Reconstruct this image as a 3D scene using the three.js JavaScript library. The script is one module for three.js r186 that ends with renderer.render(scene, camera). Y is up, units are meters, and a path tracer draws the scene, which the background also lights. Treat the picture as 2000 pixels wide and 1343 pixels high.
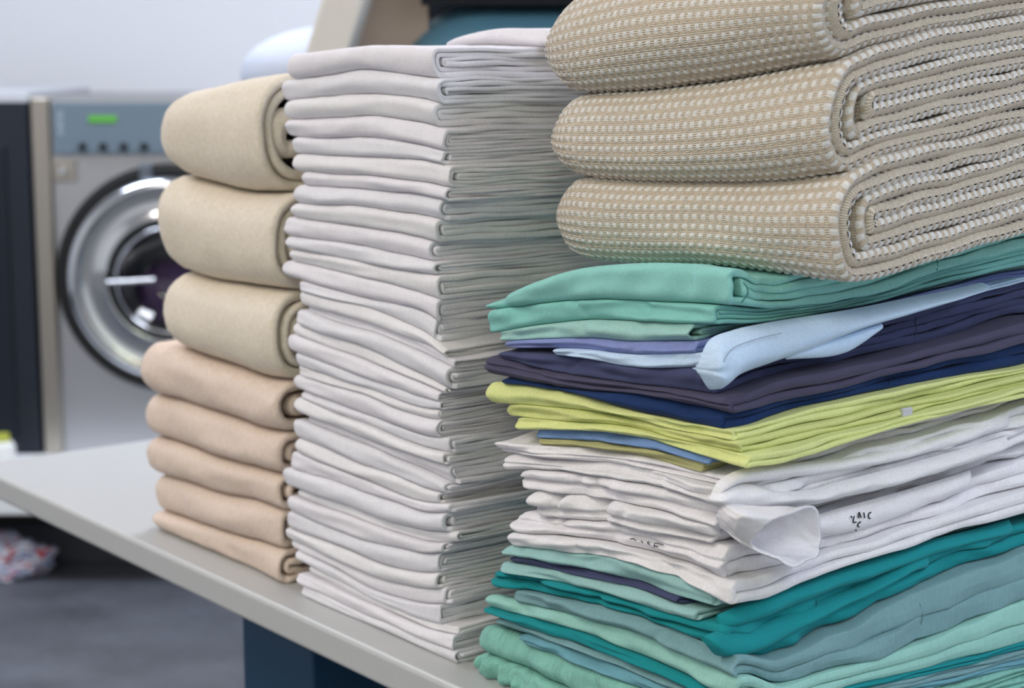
import * as THREE from 'three';
import { mergeGeometries, mergeVertices } from 'three/addons/utils/BufferGeometryUtils.js';
import { RoundedBoxGeometry } from 'three/addons/geometries/RoundedBoxGeometry.js';
import { RectAreaLightUniformsLib } from 'three/addons/lights/RectAreaLightUniformsLib.js';
import { ImprovedNoise } from 'three/addons/math/ImprovedNoise.js';

// ---------------------------------------------------------------- camera, light, exposure
const scene = new THREE.Scene();
scene.background = new THREE.Color(0xdfe8f2);
const camera = new THREE.PerspectiveCamera(21.716, 2000 / 1343, 0.05, 40);
camera.position.set(0, 1.36, 0);
camera.rotation.set(-9.114 * Math.PI / 180, 0, 0);
camera.focus = 1.47;
camera.userData.fStop = 6.0;
const renderer = new THREE.WebGLRenderer();
renderer.toneMapping = THREE.LinearToneMapping;
renderer.toneMappingExposure = 0.82;
renderer.shadowMap.enabled = true;
RectAreaLightUniformsLib.init();

// unseen ceiling light panels, placed to light the stacks and the back wall: [x, z, length along x, width along z, colour, strength]
const CEILING = 3.0;
const UNSEEN_PANELS = [
  [-2.3, 0.9, 0.6, 1.2, 0xfff7f2, 17], [-1.6, -0.8, 0.6, 1.2, 0xfff7f2, 13], [-0.4, 1.9, 1.2, 0.6, 0xf2f5d6, 23],  // the greenish one, out of view, lights the right side of the white stack
  [2.5, 0.7, 0.6, 1.2, 0xdde8ff, 20], [1.9, -1.0, 0.6, 1.2, 0xdde8ff, 12],
  [-2.0, -3.5, 1.2, 0.6, 0xe8f0ff, 22], [0.5, -3.9, 1.2, 0.6, 0xeef3ff, 36],  // out of view, lighting the back wall
];
// heights in millimetres above the table top, measured along each stack (rows: boundaries from the top down)
const SHEET_HEIGHTS = [[562,566,570,570,569,566],[538,543,547,545,542,539],[517,521,525,524,521,515],[498,501,504,503,500,493],[480,481,483,482,480,476],[463,464,465,466,467,463],[445,446,447,447,447,443],[431,433,435,435,434,431],[413,415,418,417,415,411],[398,397,397,396,394,390],[379,379,379,377,375,373],[366,365,363,362,362,363],[352,350,348,346,344,339],[334,331,329,329,326,314],[323,321,319,314,307,294],[309,307,305,301,296,287],[303,299,296,291,285,279],[288,283,279,273,266,258],[275,271,267,262,257,252],[258,254,250,248,246,246],[245,242,240,237,236,240],[234,233,232,228,226,230],[220,216,212,209,208,213],[210,206,203,198,196,198],[196,193,190,189,188,189],[187,183,180,176,173,169],[168,165,161,160,159,161],[152,149,146,144,145,151],[134,135,135,135,136,143],[113,113,113,114,117,124],[103,103,104,104,106,115],[86,85,85,89,95,106],[67,67,67,69,75,87],[55,53,51,54,60,72],[45,41,37,39,45,54],[36,32,29,29,30,34],[23,22,21,20,22,26],[11,10,9,10,11,13],[0,0,0,0,0,0]];
const SHEET_LEFT = [-288,-303,-298,-297,-287,-283,-269,-286,-288,-300,-300,-295,-308,-275,-278,-267,-284,-294,-301,-289,-288,-292,-282,-291,-276,-295,-289,-300,-319,-291,-308,-332,-323,-308,-293,-275,-289,-283];
const SHEET_RIGHT = [-31,-24,-29,-19,-17,-10,-11,-19,-27,-37,-29,-24,-28,-31,-17,-10,-9,-20,-29,-25,-29,-29,-13,-15,-13,-15,-28,-7,-17,-7,-19,-30,-29,-21,-26,-2,-5,0];
const TOWEL_HEIGHTS = [[518,528,537,543,542],[429,419,415,418,423],[316,312,311,313,317],[224,221,219,218,222],[165,165,165,165,167],[113,114,116,118,121],[69,71,76,81,83],[25,27,31,36,38],[0,0,0,0,0]];
const TOWEL_LEFT = [-598,-610,-605,-642,-645,-640,-628,-629];
const TOWEL_RIGHT = [-342,-320,-319,-300,-306,-315,-319,-303];
const CLOTHES_FRONT = [[350,372,389,398,402,403],[341,352,362,368,372,374],[321,335,345,351,356,360],[312,322,330,335,343,348],[307,314,321,325,333,340],[303,309,313,314,322,331],[298,296,297,300,304,306],[282,284,287,292,294,294],[276,279,281,279,279,281],[257,264,269,272,272,273],[246,252,259,264,264,264],[233,243,253,258,257,256],[229,236,244,250,250,249],[224,230,237,243,243,243],[212,219,226,233,236,236],[197,207,215,220,222,221],[184,190,196,202,203,203],[160,167,175,182,186,188],[140,150,159,164,164,163],[127,137,146,153,152,147],[118,126,133,137,138,139],[114,120,127,131,132,134],[103,111,117,120,123,128],[89,97,104,108,108,106],[80,86,91,94,92,90],[68,73,77,76,74,71],[61,64,66,67,65,63],[53,57,59,60,58,56],[49,48,48,50,50,49],[0,0,0,0,0,0]];
const CLOTHES_SIDE = [[397,389,384,389,398,409],[369,367,369,374,383,391],[358,358,359,363,370,375],[352,353,355,358,363,369],[347,349,351,354,359,365],[335,338,343,348,354,361],[312,314,316,318,322,328],[295,297,300,305,308,310],[282,286,289,291,292,291],[275,276,278,280,281,285],[263,267,269,272,274,276],[254,258,263,266,268,270],[250,254,258,261,262,264],[246,250,254,257,258,260],[240,242,245,247,248,253],[225,225,227,229,232,236],[207,206,207,211,214,219],[186,185,186,190,195,200],[162,164,166,170,174,178],[142,148,152,154,157,158],[137,144,148,150,153,154],[133,140,144,146,149,150],[128,135,140,142,145,146],[89,96,104,113,119,124],[74,72,71,72,74,79],[60,57,54,51,47,44],[52,50,48,44,41,37],[45,43,41,37,33,29],[38,36,34,30,26,22],[0,0,0,0,0,0]];
const CLOTHES_LEFT = [37,38,56,70,136,57,41,65,48,68,87,91,110,114,55,70,89,103,74,69,65,73,63,48,78,39,38,57,93,33];
const BLANKET_FRONT = [[611,624,628,628,625],[524,527,534,546,554],[454,455,458,462,471],[384,390,395,395,395]];
const BLANKET_SIDE = [[634,641,648,654,661],[561,572,583,590,597],[477,488,496,504,513],[392,398,407,416,426]];

// ---------------------------------------------------------------- helpers
const perlin = new ImprovedNoise();
const noise = (x, y = 0, z = 0) => perlin.noise(x + 31.7, y + 11.3, z + 5.9);
function random(seed) { let a = seed >>> 0; return () => { a = (a + 0x6D2B79F5) | 0; let t = Math.imul(a ^ (a >>> 15), 1 | a); t = (t + Math.imul(t ^ (t >>> 7), 61 | t)) ^ t; return ((t ^ (t >>> 14)) >>> 0) / 4294967296; }; }
const clamp = (x, a, b) => Math.min(b, Math.max(a, x));
const smooth = (x) => { x = clamp(x, 0, 1); return x * x * (3 - 2 * x); };
const lerp = (a, b, t) => a + (b - a) * t;
const taken = {};
const numbered = (name) => { const n = taken[name] = (taken[name] ?? -1) + 1; return n ? `${name}_${String(n).padStart(3, '0')}` : name; };
function tag(o, label, category, group) { o.name = numbered(o.name); o.userData.label = label; o.userData.category = category; if (group) o.userData.group = group; scene.add(o); return o; }
function mesh(name, geometry, material, parent) { const m = new THREE.Mesh(geometry, material); m.name = name; m.castShadow = m.receiveShadow = true; if (parent) parent.add(m); return m; }
function structure(name, geometry, material, at) { const m = mesh(name, geometry, material, scene); m.position.set(...at); m.userData.kind = 'structure'; return m; }
function thing(name, at = [0, 0, 0], turn = 0) { const g = new THREE.Group(); g.name = name; g.position.set(...at); g.rotation.y = turn; return g; }
const box = (w, h, d, x = 0, y = 0, z = 0, r = 0) => (r ? new RoundedBoxGeometry(w, h, d, 3, r) : new THREE.BoxGeometry(w, h, d)).translate(x, y, z);

// frame of the folding table: u runs along its front edge, v away from that edge, h up from the table top
const TABLE_TOP = 0.80, TURN = -0.90577;
const ORIGIN = new THREE.Vector3(-0.05256, TABLE_TOP, -1.60388);
const AXIS_U = new THREE.Vector3(0.61711, 0, 0.78687), AXIS_V = new THREE.Vector3(0.78687, 0, -0.61711);
function atTable(o, [u, h, v]) { o.position.copy(ORIGIN).addScaledVector(AXIS_U, u).addScaledVector(AXIS_V, v); o.position.y += h; o.rotation.y = TURN; return o; }

function curve(xs, ys) {
  const n = xs.length, m = xs.map((_, i) => i === 0 ? (ys[1] - ys[0]) / (xs[1] - xs[0]) : i === n - 1 ? (ys[n - 1] - ys[n - 2]) / (xs[n - 1] - xs[n - 2]) : (ys[i + 1] - ys[i - 1]) / (xs[i + 1] - xs[i - 1]));
  return (x) => {
    if (x <= xs[0]) return ys[0] + clamp(m[0], -0.3, 0.3) * Math.max(x - xs[0], -0.05);
    if (x >= xs[n - 1]) return ys[n - 1] + clamp(m[n - 1], -0.2, 0.2) * Math.min(x - xs[n - 1], 0.05);
    let i = 0; while (x > xs[i + 1]) i++;
    const d = xs[i + 1] - xs[i], t = (x - xs[i]) / d, t2 = t * t, t3 = t2 * t;
    return ys[i] * (2 * t3 - 3 * t2 + 1) + m[i] * d * (t3 - 2 * t2 + t) + ys[i + 1] * (3 * t2 - 2 * t3) + m[i + 1] * d * (t3 - t2);
  };
}
// a stack of soft layers: raw(i)(u, v) is the height of boundary i; no layer may get thinner than its minimum
function stackOf(count, raw, u0, u1, v0, v1, thinnest, cell = 0.012, floorOf = () => 0) {
  const nu = Math.ceil((u1 - u0) / cell) + 1, nv = Math.ceil((v1 - v0) / cell) + 1, grids = [];
  for (let i = count; i >= 0; i--) {
    const g = new Float32Array(nu * nv);
    for (let a = 0; a < nu; a++) for (let b = 0; b < nv; b++) {
      const u = u0 + a * cell, v = v0 + b * cell;
      g[a * nv + b] = i === count ? floorOf(u, v) : Math.max(grids[i + 1].g[a * nv + b] + thinnest, raw(i, u, v));
    }
    grids[i] = { g };
  }
  const w = (t) => [((-t + 2) * t - 1) * t / 2, ((3 * t - 5) * t * t + 2) / 2, ((-3 * t + 4) * t + 1) * t / 2, (t - 1) * t * t / 2];
  return grids.map(({ g }) => (u, v) => {
    const x = clamp((u - u0) / cell, 0, nu - 1.001), y = clamp((v - v0) / cell, 0, nv - 1.001), i = Math.floor(x), j = Math.floor(y), wu = w(x - i), wv = w(y - j);
    let s = 0;
    for (let a = 0; a < 4; a++) { const ii = clamp(i + a - 1, 0, nu - 1) * nv; for (let b = 0; b < 4; b++) s += wu[a] * wv[b] * g[ii + clamp(j + b - 1, 0, nv - 1)]; }
    return s;
  });
}
// the line of a folded cloth seen from its side: layers nested like a spiral, first fold at the front
function foldPath({ H, levels, D, v0 = 0, reach = 0.85, gap = 0.0006, setback = 0.003, near = 0.002, far = 0.02, nearTo = 0.03, inner = 1, wave = 0.0006, arcs = 14, seed = 1, box: boxy = 0.9 }) {
  const rnd = random(seed), n = levels.length, seq = [];
  let lo = 0, hi = n - 1, low = false;
  seq.push(hi--);
  while (lo <= hi) { for (let k = 0; k < 2 && lo <= hi; k++) seq.push(low ? hi-- : lo++); low = !low; }
  const pts = [];
  const fold = []; let front = v0, rx = null;
  for (let j = 0; j + 1 < n; j += 2) {
    const a = levels[seq[j]], b = levels[seq[j + 1]], ry = Math.abs(a.y - b.y) / 2;
    rx = rx === null ? ry * reach : Math.max(ry * 0.5, Math.min(ry * 1.1, rx - 2 * a.h - gap));
    fold[j] = { front, rx, vc: front + rx };
    front += 2 * Math.max(a.h, b.h) + gap + rnd() * setback * (j === 0 && n > 4 ? 0.15 : 1);
  }
  const put = (v, y, h, k) => pts.push({ v, y, h, k });
  for (let j = 0; j < n; j++) {
    const L = levels[seq[j]], ahead = j % 2 === 0, f = fold[ahead ? j : j - 1] ?? fold[j - 1], a = f.vc, b = D - (0.004 + rnd() * 0.01), vs = [];
    const scale = seq[j] === 0 || seq[j] === n - 1 ? 1 : inner;
    for (let v = a; v < b;) { vs.push(v); v += lerp(near, far, smooth((v - v0 - nearTo) / 0.12)) * scale; }
    vs.push(b);
    if (ahead) vs.reverse();
    const ph = rnd() * 50;
    for (const v of vs) put(v, L.y + wave * noise(v * 22, ph, seq[j] * 3.1) * 2 * smooth((v - a) / 0.02), L.h, seq[j]);
    if (j + 1 < n) {
      const M = levels[seq[j + 1]], my = (L.y + M.y) / 2, ry = (L.y - M.y) / 2, m = Math.max(6, Math.round(arcs * (j === 0 ? 1 : inner < 1.5 ? 0.7 : 0.5)));
      const out = ahead ? -1 : 1, c = ahead ? f.vc : b, r = ahead ? f.rx : Math.min(0.01, Math.abs(ry));
      for (let i = 1; i < m; i++) {
        const t = Math.PI / 2 - Math.PI * i / m, cs = Math.pow(Math.max(0, Math.cos(t)), boxy), sn = Math.sign(Math.sin(t)) * Math.pow(Math.abs(Math.sin(t)), boxy);
        put(c + out * r * cs, my + ry * sn, lerp(L.h, M.h, i / m), seq[j]);
      }
    }
  }
  let s = 0;
  pts.forEach((p, i) => {
    const q = pts[Math.max(0, i - 1)], r = pts[Math.min(pts.length - 1, i + 1)], dv = r.v - q.v, dy = r.y - q.y, l = Math.hypot(dv, dy) || 1;
    if (i) s += Math.hypot(p.v - q.v, p.y - q.y);
    p.nv = -dy / l; p.ny = dv / l; p.s = s;   // to the outside of the first fold
  });
  if (n) { const sgn = -1; for (const p of pts) { p.nv *= sgn; p.ny *= sgn; } }
  return pts;
}
// the cloth itself: the path carried along u between uL and uR, bent between its lower and upper neighbours
function foldedCloth(o) {
  const { path, H, top, bottom, uL, uR, base, rows = 34, nose = 0.02, noseAt = 0.45, noseBack = 0.8, sway = 0.002, swayRate = 9, endRagged = 0.002, seed = 1, relief, uFrom, bend, v0 = 0, tuck = 0, endTuck = 0, backShift = 0, capDepth = 1 } = o;
  const us = [];
  if (uFrom === undefined) {
    for (const t of [0, 0.03, 0.12, 0.26, 0.45, 0.7]) us.push({ at: t * nose, t: t === 0 ? 0 : t < 0.05 ? 0.7 : 1 });
    const n = rows; for (let i = 0; i <= n; i++) us.push({ at: null, f: i / n, t: 1 });
  } else for (let i = 0; i <= rows; i++) us.push({ at: null, f: i / rows, t: i === 0 ? 0.98 : 1 });
  for (const q of [30, 60, 90]) us.push({ cap: Math.sin(q * Math.PI / 180), t: Math.cos(q * Math.PI / 180) });
  const K = path.length, R = us.length, P = new Float32Array(R * 2 * K * 3), UV = new Float32Array(R * 2 * K * 2), index = [];
  const start = uFrom ?? uL + nose;
  for (let i = 0; i < R; i++) {
    const r = us[i];
    for (let j = 0; j < 2 * K; j++) {
      const side = j < K ? 1 : -1, p = path[j < K ? j : 2 * K - 1 - j];
      const uE = uR + endRagged * noise(p.s * 14, p.k * 5.7, seed * 1.7) * 2 + endTuck * Math.min(1, p.k % 2);
      const cap = p.h * capDepth;
      let u = r.cap !== undefined ? uE - cap + cap * r.cap : r.at !== null ? uL + r.at : lerp(start, uE - cap, r.f);
      let d = relief ? relief(u, p.s, side, p) : 0;
      if (r.cap !== undefined && relief) u += Math.max(0, d * side) * 0.9 * r.cap;
      let v = p.v + p.nv * (side * p.h * r.t + d), y = p.y + p.ny * (side * p.h * r.t + d);
      const a = clamp((u - uL) / nose, 0, 1), f = Math.sqrt(Math.max(0, 1 - (1 - a) * (1 - a)));
      let e = y / H; e = noseAt + (e - noseAt) * Math.max(0.04, f);
      const close = Math.exp(-Math.max(0, v - v0) / 0.05);
      v += (1 - f) * nose * noseBack * close + (sway * noise(u * swayRate, seed * 3.3, e * 1.5) * 2 + sway * 0.6 * noise(u * swayRate * 3.1, seed * 5.1, e * 2)) * close + tuck * close;
      let h = lerp(bottom(u, v), top(u, v), e);
      if (bend) { const q = bend(u, h, v, p, e); u = q[0]; h = q[1]; v = q[2]; }
      const at = i * 2 * K + j;
      P[at * 3] = u - base[0]; P[at * 3 + 1] = h - base[1]; P[at * 3 + 2] = -(v - base[2]);
      UV[at * 2] = u + (side < 0 ? backShift : 0); UV[at * 2 + 1] = p.s + (side < 0 ? 0.013 : 0);
    }
  }
  for (let i = 0; i + 1 < R; i++) for (let j = 0; j < 2 * K; j++) {
    const a = i * 2 * K + j, b = i * 2 * K + (j + 1) % (2 * K), c = a + 2 * K, d = b + 2 * K;
    index.push(a, c, b, b, c, d);
  }
  const g = new THREE.BufferGeometry();
  g.setAttribute('position', new THREE.BufferAttribute(P, 3)); g.setAttribute('uv', new THREE.BufferAttribute(UV, 2)); g.setIndex(index); g.computeVertexNormals();
  return g;
}
const evenLevels = (n, H, fill, rnd, spread = 0.25) => {
  const w = Array.from({ length: n }, () => 1 + (rnd() - 0.5) * 2 * spread), total = w.reduce((a, b) => a + b), out = []; let y = 0;
  for (const x of w) { const t = x / total * H; out.push({ y: y + t / 2, h: t * fill / 2 }); y += t; }
  return out;
};

// ---------------------------------------------------------------- textures and materials
function dataTexture(size, fn, srgb, repeat) {
  const d = new Uint8Array(size * size * 4);
  for (let y = 0; y < size; y++) for (let x = 0; x < size; x++) { const c = fn(x / size, y / size), i = (y * size + x) * 4; for (let k = 0; k < 3; k++) d[i + k] = clamp(Math.round((Array.isArray(c) ? c[k] : c) * 255), 0, 255); d[i + 3] = 255; }
  const t = new THREE.DataTexture(d, size, size); t.wrapS = t.wrapT = THREE.RepeatWrapping; t.magFilter = THREE.LinearFilter; t.minFilter = THREE.LinearFilter;
  if (srgb) t.colorSpace = THREE.SRGBColorSpace;
  t.repeat.set(...(Array.isArray(repeat) ? repeat : [repeat, repeat])); t.needsUpdate = true; return t;
}
// noise that repeats every tile
const tileNoise = (seed, n) => { const r = random(seed), g = Array.from({ length: n * n }, r); return (x, y) => { x = (x % 1 + 1) % 1 * n; y = (y % 1 + 1) % 1 * n; const i = Math.floor(x), j = Math.floor(y), a = smooth(x - i), b = smooth(y - j), q = (p, s) => g[((j + s) % n) * n + (i + p) % n]; return lerp(lerp(q(0, 0), q(1, 0), a), lerp(q(0, 1), q(1, 1), a), b); }; };
const n4 = tileNoise(1, 4), n9 = tileNoise(2, 9), n24 = tileNoise(3, 24), n60 = tileNoise(4, 60), n128 = tileNoise(5, 128);
const weaveBump = dataTexture(512, (x, y) => 0.5 + 0.14 * Math.sin(x * 402.12) * Math.sin(y * 402.12) + 0.25 * (n128(x, y * 0.5) - 0.5) + 0.22 * (n128(x * 0.5, y) - 0.5) + 0.08 * (n24(x, y) - 0.5), false, 1 / 0.06);
const softMottle = dataTexture(256, (x, y) => { const t = 0.965 + 0.012 * (n9(x, y) - 0.5) + 0.012 * (n24(x, y) - 0.5) + 0.06 * (n128(x, y) - 0.5); return [t, t, t]; }, true, 1 / 0.09);
const terryBump = dataTexture(512, (x, y) => 0.35 * n128(x, y) + 0.25 * n60(x, y) + 0.3 * n24(x, y * 0.5) + 0.2 * n9(x, y), false, 1 / 0.07);
const heather = dataTexture(512, (x, y) => { const k = 0.5 * n24(x * 2, y) + 0.3 * n60(x, y) + 0.35 * n128(x, y), t = clamp((k - 0.35) * 1.6, 0, 1); return [lerp(0.99, 0.93, t), lerp(0.97, 0.905, t), lerp(0.96, 0.84, t)]; }, true, 1 / 0.08);
const crinkle = dataTexture(512, (x, y) => { const w = 0.03 * n9(x, y) + 0.02 * n24(x, y); return 0.5 + 0.3 * Math.sin((x + w * 1.6) * 62.83 * 2 + 3 * n9(x, y)) * n9(y, x) + 0.25 * (n60(x, y * 0.25) - 0.5) + 0.15 * (n128(x, y) - 0.5); }, false, 1 / 0.10);
const cloth = (color, more = {}) => new THREE.MeshPhysicalMaterial({ color, roughness: 0.92, map: softMottle, bumpMap: weaveBump, bumpScale: 0.00025, sheen: 0.15, sheenRoughness: 0.6, sheenColor: new THREE.Color(color).lerp(new THREE.Color(0xffffff), 0.5), ...more });
const paint = (color, roughness = 0.5, more = {}) => new THREE.MeshStandardMaterial({ color, roughness, ...more });
const steel = (color, roughness, more = {}) => new THREE.MeshStandardMaterial({ color, roughness, metalness: 1, ...more });

// ---------------------------------------------------------------- the room
const wallPaint = paint(0xeceef2, 0.85), ceilingPaint = paint(0xf3f3f1, 0.9);
const floorTone = dataTexture(512, (x, y) => { const t = 0.86 + 0.16 * (n4(x, y) - 0.5) + 0.12 * (n9(x, y * 3) - 0.5) + 0.10 * (n60(x, y * 2) - 0.5) + 0.06 * (n128(x, y) - 0.5); return [t, t, t]; }, true, 1 / 1.6);
const floorMaterial = paint(0x62666f, 0.42, { map: floorTone, bumpMap: floorTone, bumpScale: 0.0008 });
const floorGeometry = box(8.6, 0.1, 9.1); { const p = floorGeometry.attributes.position, uv = floorGeometry.attributes.uv; for (let i = 0; i < p.count; i++) uv.setXY(i, p.getX(i), p.getZ(i)); }
structure('floor', floorGeometry, floorMaterial, [0, -0.05, -1.45]);
structure('ceiling', box(8.6, 0.1, 9.1), ceilingPaint, [0, CEILING + 0.05, -1.45]);
structure('wall_back', box(8.6, CEILING, 0.1), wallPaint, [0, CEILING / 2, -5.95]);
structure('wall_front', box(8.6, CEILING, 0.1), wallPaint, [0, CEILING / 2, 3.05]);
structure('wall_left', box(0.1, CEILING, 8.9), wallPaint, [-4.25, CEILING / 2, -1.45]);
structure('wall_right', box(0.1, CEILING, 8.9), wallPaint, [4.25, CEILING / 2, -1.45]);

UNSEEN_PANELS.forEach(([x, z, w, d, color, strength], i) => {
  const t = thing('unseen_ceiling_light', [x, CEILING - 0.03, z]);
  mesh('frame', mergeGeometries([box(w + 0.06, 0.06, 0.03, 0, 0, d / 2 + 0.015), box(w + 0.06, 0.06, 0.03, 0, 0, -d / 2 - 0.015), box(0.03, 0.06, d, w / 2 + 0.015), box(0.03, 0.06, d, -w / 2 - 0.015)]), paint(0xf0f0ee, 0.5), t);
  mesh('diffuser', box(w, 0.02, d, 0, 0.0, 0), new THREE.MeshStandardMaterial({ color: 0xffffff, emissive: color, emissiveIntensity: 2.2, roughness: 0.6 }), t);
  const l = new THREE.RectAreaLight(color, strength, w, d); l.position.set(0, -0.035, 0); l.rotation.x = -Math.PI / 2; t.add(l);
  const where = ['nearest to the camera on the left wall side', 'farther one on the left wall side', 'single one straight behind the camera', 'nearest to the camera on the right wall side', 'farther one on the right wall side', 'above the washing machine', 'above the ironer'][i];
  tag(t, `unseen white ceiling light panel, ${where}`, 'ceiling light', 'unseen ceiling light panels');
});

// ---------------------------------------------------------------- the folding table
{
  const t = atTable(thing('folding_table'), [0.15, -TABLE_TOP, 0.33]);
  const uL = -1.085, uR = 1.45, v0 = -0.037, v1 = 0.80, thick = 0.034, cu = (uL + uR) / 2 - 0.15, cv = (v0 + v1) / 2 - 0.33;
  const laminate = paint(0xbabbbb, 0.38, { bumpMap: weaveBump, bumpScale: 0.00004 });
  mesh('table_top', box(uR - uL, thick, v1 - v0, cu, TABLE_TOP - thick / 2, -cv, 0.006), laminate, t);
  const blue = paint(0x0e3a58, 0.45);
  for (const u of [-0.545, 1.0]) mesh('leg', box(0.16, TABLE_TOP - thick, 0.5, u + 0.08 - 0.15, (TABLE_TOP - thick) / 2, -(0.08 + 0.25 - 0.33), 0.004), blue, t);
  mesh('stretcher', box(1.39, 0.12, 0.03, 0.305 - 0.15, 0.62, 0), blue, t);
  tag(t, 'white topped folding table on blue steel legs under the linen stacks', 'table');
}

for (const [x, z, where] of [[-2.4, 0.1, 'in front of the left pair of panels'], [-1.5, -1.6, 'over the left end of the folding table'], [1.0, -0.2, 'to the right of the camera'], [-0.4, -2.6, 'between the folding table and the ironer']]) {  // unseen lamps, placed to give warm dots in the washer chrome
  const t = thing('unseen_ceiling_spot', [x, CEILING, z]);
  mesh('housing', new THREE.CylinderGeometry(0.06, 0.07, 0.05, 28).translate(0, -0.025, 0), paint(0xe8e8e6, 0.4), t);
  mesh('bulb', new THREE.SphereGeometry(0.042, 24, 16).translate(0, -0.06, 0), new THREE.MeshStandardMaterial({ color: 0xffffff, emissive: 0xffdcb0, emissiveIntensity: 7 }), t);
  const l = new THREE.PointLight(0xffdcb0, 0.6); l.position.set(0, -0.06, 0); l.castShadow = true; l.shadow.radius = 2; t.add(l);
  tag(t, `unseen small round warm ceiling lamp ${where}`, 'ceiling lamp', 'unseen small warm ceiling lamps');
}

// ---------------------------------------------------------------- the tall middle stack of white sheets
const mm = (a) => a.map((x) => x / 1000);
const ONES = ['first', 'second', 'third', 'fourth', 'fifth', 'sixth', 'seventh', 'eighth', 'ninth', 'tenth', 'eleventh', 'twelfth', 'thirteenth', 'fourteenth', 'fifteenth', 'sixteenth', 'seventeenth', 'eighteenth', 'nineteenth'];
const ordinal = (n) => n < 20 ? ONES[n - 1] : n % 10 === 0 ? { 2: 'twentieth', 3: 'thirtieth' }[n / 10] : `${{ 2: 'twenty', 3: 'thirty' }[Math.floor(n / 10)]}-${ONES[n % 10 - 1]}`;
const sheetCurves = SHEET_HEIGHTS.map((r) => curve([-0.27, -0.21, -0.15, -0.10, -0.05, -0.01], mm(r)));
const sheetTops = stackOf(38, (i, u, v) => sheetCurves[i](u) + 0.0016 * noise(u * 14, v * 16, i * 2.3) + 0.0014 * noise(u * 3, v * 9 + i, i * 1.7) * smooth(v / 0.05), -0.36, 0.05, -0.03, 0.36, 0.0065);
const sheetCloth = [0xece9ef, 0xe9e8ee, 0xedebee].map((c) => cloth(c));
const SET_BACK = { 15: 0.006, 17: 0.004, 20: 0.004, 22: 0.004, 24: 0.006, 29: 0.006, 33: 0.004, 35: 0.005 };
for (let i = 0; i < 38; i++) {
  const rnd = random(100 + i), uL = clamp(SHEET_LEFT[i] / 1000, -0.313, 0), uR = SHEET_RIGHT[i] / 1000;
  const H = sheetTops[i](-0.1, 0.02) - sheetTops[i + 1](-0.1, 0.02), n = H > 0.017 && rnd() < 0.35 ? 6 : H < 0.010 && rnd() < 0.6 ? 2 : 4;
  const v0 = (SET_BACK[i] ?? 0) + rnd() * 0.002, D = 0.31 + rnd() * 0.02;
  const path = foldPath({ H, levels: evenLevels(n, H, 0.985, rnd), D, v0, seed: 200 + i, gap: 0.0003, setback: 0.004, near: 0.0025, far: 0.022, wave: 0.0005, arcs: 12 });
  const base = [(uL + uR) / 2, sheetTops[i + 1]((uL + uR) / 2, 0.15), 0.15];
  const g = foldedCloth({ path, H, top: sheetTops[i], bottom: sheetTops[i + 1], uL, uR, base, rows: 30, capDepth: 0.45, nose: 0.012 + rnd() * 0.008, noseAt: 0.4 + rnd() * 0.15, sway: 0.0018, endRagged: 0.003, seed: i + 1, v0, relief: (u, t) => 0.0006 * noise(u * 85, t * 14, i * 1.3) * smooth(0.5 + 2 * noise(u * 7, i * 2.1, 3)) });
  const m = atTable(mesh('folded_sheet', g, sheetCloth[i % 3]), base);
  tag(m, `folded white bed sheet, ${i === 37 ? 'lowest, resting on the table, in' : i === 0 ? 'topmost one in' : ordinal(i + 1) + ' from the top of'} the tall middle stack`, 'bed sheet', 'white sheets in the tall middle stack');
}

{
  const rnd = random(190), H = 0.017, top = (u, v) => sheetTops[0](u, v) + H * (0.55 + 0.45 * smooth((u + 0.2) / 0.12)), uL = -0.215, uR = -0.01, v0 = 0.13, base = [-0.11, 0.57, 0.22];
  const path = foldPath({ H, levels: evenLevels(4, H, 0.93, rnd), D: 0.32, v0, seed: 191, setback: 0.006, near: 0.0025, far: 0.022, wave: 0.0005, arcs: 12 });
  const g = foldedCloth({ path, H, top, bottom: sheetTops[0], uL, uR, base, rows: 24, nose: 0.05, noseAt: 0.1, sway: 0.002, endRagged: 0.003, seed: 99, v0 });
  tag(atTable(mesh('folded_sheet', g, sheetCloth[0]), base), 'smaller white cloth lying on the rear half of the tall middle stack', 'bed sheet');
}

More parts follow.
